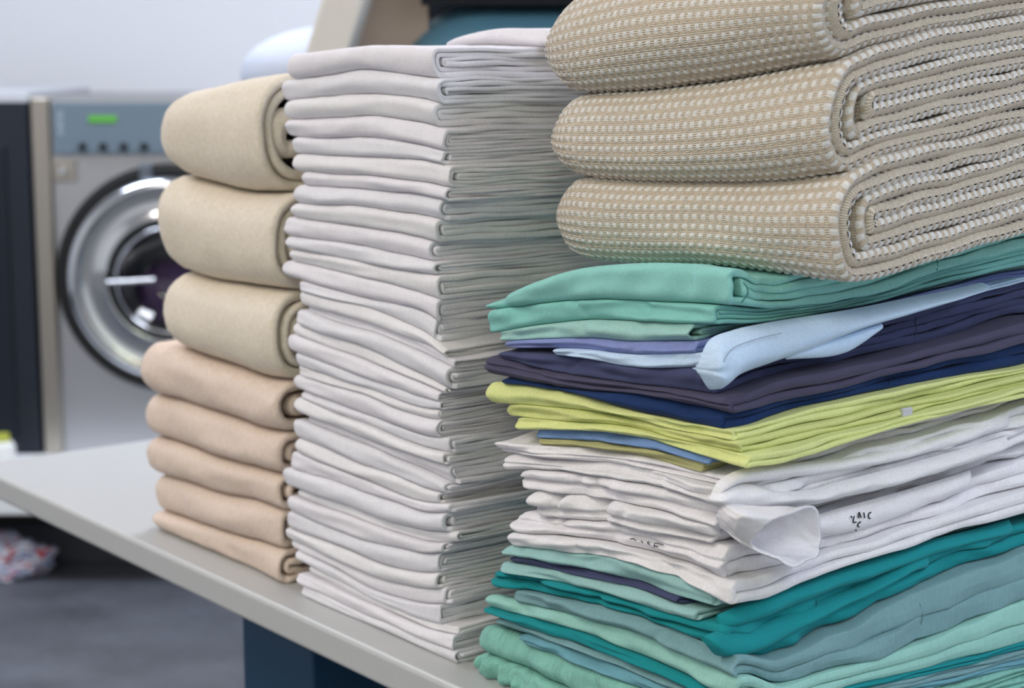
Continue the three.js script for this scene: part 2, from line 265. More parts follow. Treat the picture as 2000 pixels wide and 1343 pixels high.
// ---------------------------------------------------------------- the left stack: cream blankets on pink towels
const towelCurves = TOWEL_HEIGHTS.map((r) => curve([-0.58, -0.50, -0.42, -0.36, -0.31], mm(r)));
const towelTops = stackOf(8, (i, u, v) => towelCurves[i](u) + 0.003 * noise(u * 9, v * 9, i * 2.3), -0.68, -0.28, -0.03, 0.36, 0.02);
const creamCloth = new THREE.MeshPhysicalMaterial({ color: 0xebe5da, roughness: 0.95, map: heather, bumpMap: terryBump, bumpScale: 0.0009, sheen: 0.4, sheenColor: new THREE.Color(0xfff6e4), sheenRoughness: 0.5 });
const pinkCloth = new THREE.MeshPhysicalMaterial({ color: 0xe8d9d0, roughness: 0.95, map: heather, bumpMap: terryBump, bumpScale: 0.0008, sheen: 0.4, sheenColor: new THREE.Color(0xfff0e8), sheenRoughness: 0.5 });
for (let i = 0; i < 8; i++) {
  const cream = i < 3, rnd = random(300 + i), uL = TOWEL_LEFT[i] / 1000, uR = Math.min(TOWEL_RIGHT[i] / 1000, -0.318), H = towelTops[i](-0.45, 0.05) - towelTops[i + 1](-0.45, 0.05);
  const t = 0.0105, levels = cream
    ? [{ y: t / 2 + 0.0005, h: t / 2 }, { y: t * 1.55, h: t / 2.1 }, { y: H * 0.36, h: 0.009 }, { y: H * 0.6, h: 0.013 }, { y: H - t * 1.55, h: t / 2.1 }, { y: H - t / 2 - 0.0005, h: t / 2 }]
    : [{ y: H * 0.12, h: H * 0.105 }, { y: H * 0.37, h: H * 0.10 }, { y: H * 0.62, h: H * 0.10 }, { y: H * 0.88, h: H * 0.105 }];
  const path = foldPath({ H, levels, D: 0.30, v0: 0.004, reach: cream ? 0.95 : 0.9, setback: cream ? 0.012 : 0.008, near: 0.005, far: 0.02, wave: 0.002, arcs: cream ? 26 : 16, seed: 320 + i, box: cream ? 0.85 : 0.9 });
  const base = [(uL + uR) / 2, towelTops[i + 1]((uL + uR) / 2, 0.15), 0.15];
  const g = foldedCloth({ path, H, top: towelTops[i], bottom: towelTops[i + 1], uL, uR, base, rows: 34, nose: cream ? 0.055 : 0.03, noseAt: 0.5, noseBack: cream ? 0.9 : 0.8, sway: 0.003, endRagged: 0.004, seed: 40 + i, v0: 0.004, relief: (u, s) => 0.0006 * noise(u * 120, s * 120, i) });
  const m = atTable(mesh(cream ? 'cream_blanket' : 'pink_towel', g, cream ? creamCloth : pinkCloth), base);
  if (cream) tag(m, `thick cream blanket folded into a roll, ${['topmost', 'middle one', 'lowest'][i]} of the three cream rolls`, 'blanket', 'cream blankets in the left stack');
  else tag(m, `folded pale pink towel, ${['topmost, just under the cream blankets', 'second from the top of the pink pile', 'middle one of the five pink towels', 'second from the bottom of the pink pile', 'lowest, lying on the white table'][i - 3]}`, 'towel', 'pink towels in the left stack');
}

// ---------------------------------------------------------------- the right stack: waffle blankets on work clothes
const BF = BLANKET_FRONT.map((r) => curve([0.10, 0.18, 0.26, 0.34, 0.40], mm(r))), BS = BLANKET_SIDE.map((r) => curve([0.06, 0.12, 0.18, 0.24, 0.31], mm(r)));
const BLANKET_V = 0.045, BLANKET_END = [0.3920, 0.4012, 0.4110], BLANKET_LEFT = [0.040, 0.049, 0.055];
const blanketRaw = (i, u, v) => BF[i](u) + (BS[i](v) - BF[i](0.40)) * smooth((v - 0.03) / 0.07) * 0.95 + 0.0025 * noise(u * 8, v * 8, i * 3.1);
const clothesRows = CLOTHES_FRONT.map((f, i) => ({ f: mm(f), s: mm(CLOTHES_SIDE[i]) }));
{ const last = clothesRows[28]; clothesRows.splice(29, 0, { f: last.f.map((x) => x * 0.45), s: last.s.map((x) => x * 0.5) }); }
const CF = clothesRows.map((r) => curve([0.06, 0.12, 0.18, 0.24, 0.30, 0.345], r.f)), CS = clothesRows.map((r) => curve([0.02, 0.08, 0.14, 0.20, 0.26, 0.33], r.s));
const clothesRaw = (i, u, v) => {
  let h = CF[i](u) + (CS[i](v) - CF[i](0.345)) * smooth((v - 0.005) / 0.05) + 0.0012 * noise(u * 14, v * 14, i * 2.7);
  if (i === 0) h = lerp(Math.min(h, blanketRaw(3, u, v) - 0.001 + 0.05 * smooth((0.03 - v) / 0.03)), blanketRaw(3, u, v) - 0.001, smooth((v - 0.045) / 0.03) * smooth((u - 0.10) / 0.08));
  return h;
};
const clothesTops = stackOf(30, clothesRaw, 0.0, 0.42, -0.04, 0.50, 0.0035, 0.008);
const blanketTops = stackOf(3, blanketRaw, 0.0, 0.46, 0.0, 0.50, 0.05, 0.01, (u, v) => Math.max(blanketRaw(3, u, v), clothesTops[0](Math.min(u, 0.33), v) + 0.0005));

const PERIOD_U = 0.0092, PERIOD_S = 0.0080;
const knit = (x, y) => { // one cell: striped tan rib, raised pale puff, sunken tan gap
  const rib = smooth((Math.abs(((x % 1) + 1) % 1 - 0.5) - 0.20) / 0.14), puff = (1 - rib) * smooth((0.38 - Math.abs(((y % 1) + 1) % 1 - 0.5)) / 0.2);
  return { rib, puff };
};
const knitColor = dataTexture(512, (x, y) => { const { rib, puff } = knit(x * 4, y * 4), f = 0.13 * (n128(x, y) - 0.5) + 0.09 * (n60(x, y) - 0.5) + 0.05 * (n24(x, y) - 0.5), stripe = 0.075 * Math.sin(y * 4 * 6.2832 * 5); const tan = [0.83, 0.785, 0.715], pale = [0.875, 0.865, 0.845], deep = [0.77, 0.71, 0.63]; return tan.map((c, k) => lerp(lerp(deep[k], c, rib), pale[k], puff) + f + rib * stripe); }, true, [1 / (PERIOD_U * 4), 1 / (PERIOD_S * 4)]);
const knitBump = dataTexture(512, (x, y) => { const { rib, puff } = knit(x * 4, y * 4); return 0.15 + 0.4 * rib + 0.65 * puff + 0.12 * (n128(x, y) - 0.5) + rib * 0.22 * Math.sin(y * 4 * 6.2832 * 5); }, false, [1 / (PERIOD_U * 4), 1 / (PERIOD_S * 4)]);
const knitCloth = new THREE.MeshPhysicalMaterial({ color: 0xffffff, roughness: 0.95, map: knitColor, bumpMap: knitBump, bumpScale: 0.0016, sheen: 0.2, sheenColor: new THREE.Color(0xfff4e6), sheenRoughness: 0.6 });
const knitRelief = (u, s, side) => { const { rib, puff } = knit((u + (side < 0 ? PERIOD_U / 2 : 0)) / PERIOD_U, (s + (side < 0 ? 0.013 : 0)) / PERIOD_S); return side * (0.0007 * rib + 0.0020 * puff - 0.0007); };
for (let i = 0; i < 3; i++) {
  const rnd = random(500 + i), H = blanketTops[i](0.25, 0.1) - blanketTops[i + 1](0.25, 0.1), n = [6, 8, 8][i], levels = evenLevels(n, H, 0.995, rnd, 0.08), uL = BLANKET_LEFT[i], uR = BLANKET_END[i], v0 = BLANKET_V + [0.004, 0, 0.002][i];
  const shape = { H, levels, D: 0.45, v0, reach: 0.8, gap: 0.0002, setback: 0.012, wave: 0.0012, seed: 520 + i, box: 0.95, arcs: 60 };
  const base = [0.22, blanketTops[i + 1](0.22, 0.2), 0.2], t = atTable(thing('waffle_blanket'), base), rim = uR - 0.026;
  const common = { H, top: blanketTops[i], bottom: blanketTops[i + 1], uL, base, nose: 0.07, noseAt: 0.48, noseBack: 0.7, sway: 0.004, swayRate: 6, seed: 60 + i, v0, relief: knitRelief, backShift: PERIOD_U / 2 };
  mesh('body', foldedCloth({ ...common, path: foldPath({ ...shape, near: 0.0018, far: 0.02, nearTo: 0.06, inner: 6 }), uR: rim + 0.002, rows: 120, endRagged: 0 }), knitCloth, t);
  mesh('edge', foldedCloth({ ...common, path: foldPath({ ...shape, near: 0.0019, far: 0.0022, inner: 1, arcs: 60 }), uFrom: rim, uR, rows: 10, endRagged: 0.0006, relief: (u, s, side) => 0.6 * knitRelief(u, s, side) }), knitCloth, t).userData.label = 'thick knitted edge showing the nested folds';
  tag(t, `beige waffle knit blanket, ${['topmost of three, cut by the top of the picture', 'middle one of the three', 'lowest of three, lying on the green scrubs'][i]}`, 'blanket', 'waffle blankets on the right stack');
}

const C = { teal: 0x92d2ca, teal2: 0x88cac2, pale: 0xa2cec7, peri: 0x8692c8, sky: 0xcbe3fd, slate: 0x444a6e, plum: 0x4a4660, navy: 0x042c60, lime: 0xdde498, lime2: 0xd2d88c, olive: 0xb9b680, blue: 0x7898ca, white: 0xf0edf1, white2: 0xeceaed, sea: 0x9ac4c2, bright: 0x008c92, sage: 0x7aa2a7, mint: 0x9acfc4, mint2: 0x86c2b4, steelBlue: 0x6ca4b2 };
const garments = [
  ['scrub_shirt', 'teal', 'puffy jade green scrub top directly under the lowest waffle blanket', 'scrub top', 0.343, 4],
  ['scrub_shirt', 'teal2', 'jade green scrub top, second garment under the waffle blankets', 'scrub top', 0.331, 4],
  ['scrub_shirt', 'pale', 'dusty pale green scrub top lying above the periwinkle shirt', 'scrub top', 0.307, 4],
  ['shirt', 'peri', 'periwinkle blue folded shirt with a ribbed collar under the green scrubs', 'shirt', 0.313, 2],
  ['shirt', 'sky', 'very pale sky blue shirt with a sleeve hanging out over the dark trousers', 'shirt', 0.339, 2],
  ['trousers', 'slate', 'slate blue work trousers under the pale blue shirt', 'trousers', 0.327, 4],
  ['trousers', 'plum', 'dark plum grey work trousers wrapped round the slate blue pair', 'trousers', 0.353, 2],
  ['trousers', 'navy', 'deep navy blue trousers lying on the lime green scrubs', 'trousers', 0.346, 2],
  ['scrub_shirt', 'lime', 'lime green scrub top, topmost of the lime ones, with a stitched hem', 'scrub top', 0.355, 2],
  ['scrub_shirt', 'lime2', 'lime green scrub top, second of the lime ones, with a white tag', 'scrub top', 0.361, 2],
  ['scrub_shirt', 'lime', 'lime green scrub top lying just above the cornflower blue shirt', 'scrub top', 0.372, 2],
  ['shirt', 'blue', 'cornflower blue shirt between the lime scrubs and the white coats', 'shirt', 0.327, 2],
  ['cloth', 'olive', 'thin olive yellow cloth under the cornflower blue shirt', 'cloth', 0.321, 2],
  ['lab_coat', 'white', 'white lab coat, topmost of the whites, under the olive cloth', 'coat', 0.339, 2],
  ['lab_coat', 'white2', 'white lab coat with a wide band curling at the corner', 'coat', 0.352, 2],
  ['lab_coat', 'white', 'white lab coat whose cuff hangs open over the pile', 'coat', 0.349, 2],
  ['lab_coat', 'white2', 'crumpled white coat in the middle of the white garments', 'coat', 0.333, 2],
  ['lab_coat', 'white', 'white coat with handwritten letters along its folded edge', 'coat', 0.346, 2],
  ['lab_coat', 'white2', 'lowest white coat, lying on the seafoam green scrubs', 'coat', 0.356, 2],
  ['scrub_shirt', 'sea', 'seafoam green scrub top just under the white coats', 'scrub top', 0.335, 2],
  ['cloth', 'slate', 'thin dark navy cloth between two seafoam scrub tops', 'cloth', 0.300, 2],
  ['scrub_shirt', 'sea', 'seafoam green scrub top under the thin navy cloth', 'scrub top', 0.325, 2],
  ['scrub_shirt', 'bright', 'bright teal scrub top bulging at the corner below the whites', 'scrub top', 0.349, 2],
  ['scrub_trousers', 'sage', 'grey sage scrub trousers below the bulging bright teal top', 'trousers', 0.362, 2],
  ['scrub_shirt', 'mint', 'mint green scrub top with a puckered seam, below the sage trousers', 'scrub top', 0.365, 2],
  ['scrub_shirt', 'bright', 'thin bright teal garment poking out under the mint top', 'scrub top', 0.365, 2],
  ['scrub_shirt', 'sage', 'sage green garment under the thin bright teal one', 'scrub top', 0.365, 2],
  ['scrub_shirt', 'steelBlue', 'blue green garment on the crinkled mint cloth', 'scrub top', 0.365, 2],
  ['gauze_cloth', 'mint2', 'crinkled mint green gauze cloth near the bottom of the pile', 'cloth', 0.365, 2],
  ['gauze_cloth', 'mint2', 'pleated mint green cloth at the very bottom, on the table', 'cloth', 0.365, 2],
];
const CLOTHES_START = CLOTHES_LEFT.filter((_, i) => i !== 11).concat(30);
const GROOVE = { 6: 0.55, 13: 0.4, 14: 0.5, 15: 0.45, 16: 0.35, 17: 0.55, 22: 0.5 };
const garmentObjects = [], CRUMPLE = { 0: 0.7, 13: 0.7, 14: 0.9, 15: 1, 16: 1.4, 17: 0.8, 22: 1.0, 23: 0.6 };
garments.forEach(([name, color, label, category, uR, n], i) => {
  const rnd = random(700 + i), uL = CLOTHES_START[i] / 1000, H = clothesTops[i](0.2, 0.03) - clothesTops[i + 1](0.2, 0.03), v0 = rnd() * 0.004;
  const gauze = i >= 28, material = gauze ? cloth(C[color], { bumpMap: crinkle, bumpScale: 0.0016 }) : cloth(C[color]);
  const path = foldPath({ H, levels: evenLevels(n, H, 0.975, rnd, 0.18), D: 0.47, v0, reach: H > 0.02 ? 0.7 : 0.9, setback: i < 3 ? 0.014 : 0.006, near: 0.0025, far: 0.014, nearTo: 0.05, wave: 0.0006, arcs: GROOVE[i] ? 34 : 16, seed: 720 + i });
  const base = [0.2, clothesTops[i + 1](0.2, 0.2), 0.2], t = atTable(thing(name), base);
  const creases = Array.from({ length: 7 }, () => ({ u: lerp(uL + 0.02, uR - 0.01, rnd()), w: 0.004 + rnd() * 0.012, slant: (rnd() - 0.5) * 0.05, a: (0.3 + rnd()) * Math.min(0.006, H * 0.26) * (i >= 13 && i <= 18 ? 1.5 : 1) * (rnd() < 0.65 ? 1 : -0.6) }));
  const g = foldedCloth({ path, H, top: clothesTops[i], bottom: clothesTops[i + 1], uL, uR, base, rows: 56, capDepth: 0.7, nose: Math.min(0.02, 0.008 + H * 0.4) + rnd() * 0.006, noseAt: 0.45, sway: i >= 13 && i <= 18 ? 0.006 : 0.0035, swayRate: 11, endRagged: 0.003, seed: 80 + i, v0, bend: (u, h, v, p, e) => {
    const close = Math.exp(-Math.max(0, v - v0) / 0.03), k = smooth((u - uR + 0.06) / 0.06) * (CRUMPLE[i] ?? 0.25);
    let dv = 0; for (const c of creases) { const x = (u - c.u - c.slant * (e - 0.5)) / c.w; dv += c.a * Math.exp(-x * x) * (0.4 + 0.6 * e); }
    const g = GROOVE[i]; if (g) { const q = (e - g - 0.12 * noise(u * 7, i * 3.1, 1)) / 0.085; dv += Math.min(0.006, H * 0.3) * Math.exp(-q * q); }
    if (i === 29) dv += 0.006 * Math.sin(u * 330 + 2 * noise(u * 40, h * 60)) * smooth((0.16 - u) / 0.1);
    return [u + k * (0.007 * noise(v * 22, h * 55, i * 1.3) + 0.003 * noise(v * 60, h * 120, i)), h + k * 0.0018 * noise(v * 40, h * 70, i + 0.5), v + dv * close];
  } });
  mesh('body', g, material, t);
  tag(t, label, category, ['scrub_shirt', 'lab_coat', 'shirt', 'trousers'].includes(name) ? { scrub_shirt: 'scrub tops in the right stack', lab_coat: 'white coats in the right stack', shirt: 'shirts in the right stack', trousers: 'trousers in the right stack' }[name] : undefined);
  garmentObjects.push({ t, base, material, uR, g });
});

// ---------------------------------------------------------------- loose parts of the garments
const line = (pts) => new THREE.CatmullRomCurve3(pts.map(([v, h]) => new THREE.Vector3(v, h, 0)), false, 'centripetal');
// a strip of cloth lying against the side of the pile, between an upper and a lower edge given as [v, h]
function flap(upper, lower, u0, bulge, base, { thick = 0.0022, na = 90, nb = 18, wrinkle = 0.0015, rate = 30, seed = 1, lift = null } = {}) {
  const A = line(upper), B = line(lower), P = [], UV = [], index = [], ring = 2 * (nb + 1);
  for (let i = 0; i <= na; i++) {
    const a = i / na, p = A.getPoint(a), q = B.getPoint(a), ends = Math.sqrt(Math.max(0, Math.sin(Math.PI * clamp(a * 6, 0, 0.5)) * Math.sin(Math.PI * clamp((1 - a) * 6, 0, 0.5))));
    for (let j = 0; j < ring; j++) {
      const back = j > nb, b = (back ? ring - 1 - j : j) / nb, edge = Math.pow(Math.max(0, Math.sin(Math.PI * b)), 0.45);
      const v = lerp(p.x, q.x, b), h = lerp(p.y, q.y, b);
      const u = u0 + bulge * edge * ends + (lift ? lift(a, b) : 0) + wrinkle * noise(v * rate, h * rate * 3, seed) * edge - (back ? thick * edge : 0);
      P.push(u - base[0], h - base[1], -(v - base[2])); UV.push(v, h);
    }
  }
  for (let i = 0; i < na; i++) for (let j = 0; j < ring; j++) { const a = i * ring + j, b = i * ring + (j + 1) % ring, c = a + ring, d = b + ring; index.push(a, b, c, b, d, c); }
  const g = new THREE.BufferGeometry(); g.setAttribute('position', new THREE.Float32BufferAttribute(P, 3)); g.setAttribute('uv', new THREE.Float32BufferAttribute(UV, 2)); g.setIndex(index); g.computeVertexNormals(); return g;
}
// an open sleeve through rings of [u, v, h], with an inner wall
function sleeve(rings, base, thick = 0.0024, steps = 40, round = 96) {
  const closed = rings.map((r) => new THREE.CatmullRomCurve3(r.map(([u, v, h]) => new THREE.Vector3(u, h, v)), true)), P = [], UV = [], index = [];
  const ringAt = (t) => Array.from({ length: round }, (_, j) => { const c = new THREE.CatmullRomCurve3(closed.map((k) => k.getPoint(j / round))); return c.getPoint(t); });
  const add = (t, inset) => { const r = ringAt(t), c = r.reduce((a, b) => a.add(b), new THREE.Vector3()).multiplyScalar(1 / round); r.forEach((p, j) => { const w = 0.0014 * noise(Math.cos(j / round * 6.2832) * 4, Math.sin(j / round * 6.2832) * 4, t * 5) + 0.0035 * t * noise(Math.cos(j / round * 6.2832) * 1.7, Math.sin(j / round * 6.2832) * 1.7, t * 3 + 4), d = p.clone().sub(c).normalize(); p.addScaledVector(d, w - inset); P.push(p.x - base[0], p.y - base[1], -(p.z - base[2])); UV.push(j / round * 0.2, t * 0.1); }); };
  for (let i = 0; i <= steps; i++) add(i / steps, 0);
  add(1, thick / 2); for (let i = steps; i >= 3; i--) add(i / steps, thick);
  const rows = P.length / 3 / round;
  for (let i = 0; i + 1 < rows; i++) for (let j = 0; j < round; j++) { const a = i * round + j, b = i * round + (j + 1) % round, c = a + round, d = b + round; index.push(a, c, b, b, c, d); }
  const g = new THREE.BufferGeometry(); g.setAttribute('position', new THREE.Float32BufferAttribute(P, 3)); g.setAttribute('uv', new THREE.Float32BufferAttribute(UV, 2)); g.setIndex(index); g.computeVertexNormals(); return g;
}
// outermost point of a garment near (v, h) on its side or near (u, h) on its front
function sideOf({ g, base }, v, h) { const p = g.attributes.position; let best = -1; for (let i = 0; i < p.count; i++) if (Math.abs(base[2] - p.getZ(i) - v) < 0.008 && Math.abs(p.getY(i) + base[1] - h) < 0.0025) best = Math.max(best, p.getX(i) + base[0]); return best; }
function frontOf({ g, base }, u, h) { const p = g.attributes.position; let best = 1; for (let i = 0; i < p.count; i++) if (Math.abs(p.getX(i) + base[0] - u) < 0.006 && Math.abs(p.getY(i) + base[1] - h) < 0.003) best = Math.min(best, base[2] - p.getZ(i)); return best; }
const tube = (pts, base, r) => new THREE.TubeGeometry(new THREE.CatmullRomCurve3(pts.map(([u, h, v]) => new THREE.Vector3(u - base[0], h - base[1], -(v - base[2])))), Math.max(6, pts.length * 4), r, 6);

{ // pale blue shirt: sleeve hanging out of the pile
  const o = garmentObjects[4], under = flap([[0.06, 0.338], [0.1232, 0.3427], [0.1689, 0.3479]], [[0.06, 0.329], [0.125, 0.3275], [0.1709, 0.3444]], 0.352, 0.006, o.base, { seed: 3, wrinkle: 0.0008 });
  mesh('sleeve_lining', under, o.material, o.t);
  const g = flap([[-0.0268, 0.3338], [-0.0161, 0.3503], [0.0078, 0.3557], [0.0407, 0.358], [0.0804, 0.3591], [0.1397, 0.3603], [0.202, 0.3632], [0.2677, 0.3662], [0.3088, 0.369]],
    [[-0.0262, 0.3265], [-0.0125, 0.3125], [0.0045, 0.3205], [0.0418, 0.3272], [0.0815, 0.3326], [0.1404, 0.3446], [0.2026, 0.3518], [0.268, 0.3606], [0.309, 0.3664]], 0.344, 0.021, o.base, { seed: 5, wrinkle: 0.002, rate: 26, lift: (a, b) => -0.004 * Math.exp(-(((b - 0.55) / 0.1) ** 2)) * smooth((0.2 - a) / 0.15) });
  const s = mesh('sleeve', g, o.material, o.t);
  const fold = line([[-0.020, 0.334], [-0.012, 0.3455], [0.008, 0.3505], [0.04, 0.3535]]), pts = [];
  for (let i = 0; i <= 14; i++) { const p = fold.getPoint(i / 14); pts.push([0.3655 - 0.004 * Math.pow(1 - i / 14, 2), p.y, p.x]); }
  mesh('seam', tube(pts, o.base, 0.0004), cloth(0xb4c8e2), s);
}
{ // periwinkle shirt: ribbed collar
  const o = garmentObjects[3], top = line([[0.0463, 0.3462], [0.1038, 0.3513], [0.1642, 0.3574], [0.2277, 0.3639], [0.2948, 0.3685], [0.3264, 0.3669]]), low = line([[0.0464, 0.343], [0.104, 0.348], [0.1645, 0.3507], [0.2284, 0.3518], [0.2954, 0.3588], [0.3265, 0.3656]]);
  const pick = (c) => Array.from({ length: 12 }, (_, i) => { const p = c.getPoint(i / 11); return [p.x, p.y]; });
  mesh('collar', flap(pick(top), pick(low), 0.338, 0.006, o.base, { na: 160, wrinkle: 0, lift: (a, b) => 0.0011 * Math.sin(a * 150) * Math.sin(Math.PI * b) }), o.material, o.t);
}
{ // white coat with the wide band, and the open cuff below it
  const o = garmentObjects[14];
  mesh('upper_band', flap([[-0.0192, 0.2344], [-0.0119, 0.2431], [0.0096, 0.249], [0.0431, 0.2482], [0.1013, 0.2436], [0.1751, 0.2413], [0.2467, 0.2442], [0.3438, 0.2541]], [[-0.0202, 0.2314], [-0.0091, 0.236], [0.0045, 0.2387], [0.0322, 0.2373], [0.1017, 0.2332], [0.1756, 0.231], [0.2474, 0.2331], [0.3448, 0.2403]], 0.352, 0.008, o.base, { seed: 8, wrinkle: 0.0022, rate: 34 }), o.material, o.t);
  mesh('hem_band', flap([[-0.0242, 0.2328], [-0.0131, 0.2373], [0.0031, 0.2388], [0.0225, 0.2363], [0.0452, 0.2285], [0.0859, 0.2223], [0.1156, 0.2236], [0.1711, 0.2251], [0.2426, 0.2279], [0.3399, 0.2325]], [[-0.0241, 0.23], [-0.0128, 0.2245], [0.0037, 0.2205], [0.0231, 0.2174], [0.0456, 0.2152], [0.0862, 0.2122], [0.1161, 0.2114], [0.1719, 0.2107], [0.2434, 0.2144], [0.3407, 0.221]], 0.354, 0.011, o.base, { seed: 11, wrinkle: 0.0035, rate: 36 }), o.material, o.t);
  const c = garmentObjects[15];
  mesh('open_cuff', sleeve([
    [[0.350, -0.0102, 0.2126], [0.358, -0.0162, 0.2231], [0.360, -0.014, 0.2271], [0.354, 0.0005, 0.2259], [0.340, 0.0172, 0.2182], [0.336, 0.0271, 0.2099], [0.336, 0.0274, 0.1996], [0.340, 0.0179, 0.1951], [0.346, 0.0059, 0.1995], [0.350, -0.0051, 0.2061]],
    [[0.372, -0.0145, 0.2061], [0.384, -0.0237, 0.2199], [0.390, -0.0235, 0.2266], [0.380, 0.003, 0.2246], [0.366, 0.040, 0.2175], [0.358, 0.0546, 0.2018], [0.358, 0.055, 0.1894], [0.362, 0.0425, 0.1821], [0.372, 0.0178, 0.1866], [0.376, -0.0058, 0.1975]],
    [[0.380, -0.0045, 0.1982], [0.392, -0.0091, 0.2133], [0.398, -0.002, 0.2213], [0.392, 0.0263, 0.2214], [0.378, 0.0713, 0.213], [0.372, 0.0824, 0.1877], [0.374, 0.080, 0.1787], [0.384, 0.0592, 0.1763], [0.392, 0.0277, 0.1809], [0.388, 0.0095, 0.1884]]], c.base), c.material, c.t);
}
const ink = paint(0x2c2f3a, 0.8);
{ // white coat with handwriting
  const o = garmentObjects[17], f = mesh('marked_fold', flap([[0.085, 0.196], [0.13, 0.1985], [0.18, 0.200], [0.25, 0.203], [0.30, 0.206]], [[0.085, 0.184], [0.13, 0.178], [0.18, 0.178], [0.25, 0.186], [0.30, 0.193]], 0.346, 0.008, o.base, { seed: 17, wrinkle: 0.001 }), o.material, o.t);
  const at = (x, y) => [0.3548 - 0.0025 * Math.pow(Math.abs(y - 0.55), 2) * 4, 0.1785 + y * 0.0185, 0.137 + x * 0.027];
  const strokes = [[[0.34, 0.62], [0.40, 0.86], [0.46, 0.6]], [[0.36, 0.7], [0.44, 0.69]], [[0.6, 0.8], [0.63, 0.55]], [[0.92, 0.74], [0.82, 0.7], [0.8, 0.55], [0.88, 0.46]], [[0.02, 0.78], [0.05, 0.7]], [[0.16, 0.75], [0.12, 0.48], [0.25, 0.46]], [[0.46, 0.42], [0.36, 0.36], [0.36, 0.24], [0.44, 0.18]], [[0.34, 0.06], [0.38, 0.0]]];
  for (const s of strokes) mesh('pen_mark', tube(s.map(([x, y]) => at(x, y)), o.base, 0.00055), ink, f);
  const b = garmentObjects[17], q = (x, y) => { const u = 0.238 + x * 0.042, h = 0.1685 + y * 0.006 + x * 0.002; return [u, h, frontOf(b, u, h) - 0.0002]; };
  for (const s of [[[0.0, 0.5], [0.08, 0.65], [0.16, 0.5]], [[0.3, 0.6], [0.34, 0.3]], [[0.52, 0.7], [0.46, 0.5], [0.54, 0.3]], [[0.72, 0.2], [0.74, 0.8], [1.0, 0.95]], [[0.73, 0.5], [0.85, 0.55]]]) mesh('pen_mark', tube(s.map(([x, y]) => q(x, y)), b.base, 0.00035), ink, b.t);
}
{ // seams and a tag
  const seam = (k, v, h0, h1, color, dv = 0.004) => { const o = garmentObjects[k], pts = []; for (let i = 0; i <= 5; i++) { const h = lerp(h0, h1, i / 5), vv = v + dv * Math.sin(i / 5 * Math.PI), u = sideOf(o, vv, h); if (u > 0) pts.push([u - 0.0001, h, vv]); } if (pts.length > 2) mesh('seam', tube(pts, o.base, 0.00035), cloth(color), o.t); };
  seam(0, 0.016, 0.392, 0.376, 0x3d8f7d); seam(0, 0.245, 0.398, 0.384, 0x3d8f7d); seam(7, 0.186, 0.303, 0.293, 0x0d2144); seam(5, 0.24, 0.345, 0.325, 0x3a3d58); seam(22, 0.10, 0.140, 0.118, 0x0f6f73); seam(23, 0.22, 0.105, 0.080, 0x6f9492);
  const o = garmentObjects[9], t = mesh('tag', box(0.004, 0.0075, 0.012, Math.max(0.364, sideOf(o, 0.19, 0.273)) - o.base[0], 0.2735 - o.base[1], -(0.19 - o.base[2]), 0.001), cloth(0xe6e6ee), o.t); t.userData.label = 'small white care tag';
}
{ // bright teal scrub shirt: two twisted strands along its side
  const o = garmentObjects[22];
  mesh('upper_strand', flap([[0.0, 0.1345], [0.0302, 0.139], [0.0762, 0.1435], [0.1242, 0.1453], [0.1869, 0.1483], [0.253, 0.151], [0.3087, 0.1507], [0.3632, 0.151]], [[0.0, 0.1235], [0.0307, 0.1232], [0.0768, 0.1266], [0.1248, 0.131], [0.1876, 0.1341], [0.2537, 0.1392], [0.3094, 0.1405], [0.3641, 0.1387]], 0.343, 0.012, o.base, { seed: 23, wrinkle: 0.004, rate: 22 }), o.material, o.t);
  mesh('lower_strand', flap([[-0.018, 0.1215], [-0.0048, 0.1227], [0.0288, 0.1191], [0.0749, 0.1212], [0.1228, 0.1259], [0.1726, 0.1312], [0.2176, 0.1398], [0.2443, 0.1413]], [[-0.016, 0.1152], [-0.0042, 0.1035], [0.0294, 0.0985], [0.0754, 0.1063], [0.1233, 0.1146], [0.1731, 0.1215], [0.2182, 0.1299], [0.2464, 0.1293]], 0.346, 0.012, o.base, { seed: 29, wrinkle: 0.004, rate: 20 }), o.material, o.t);
}

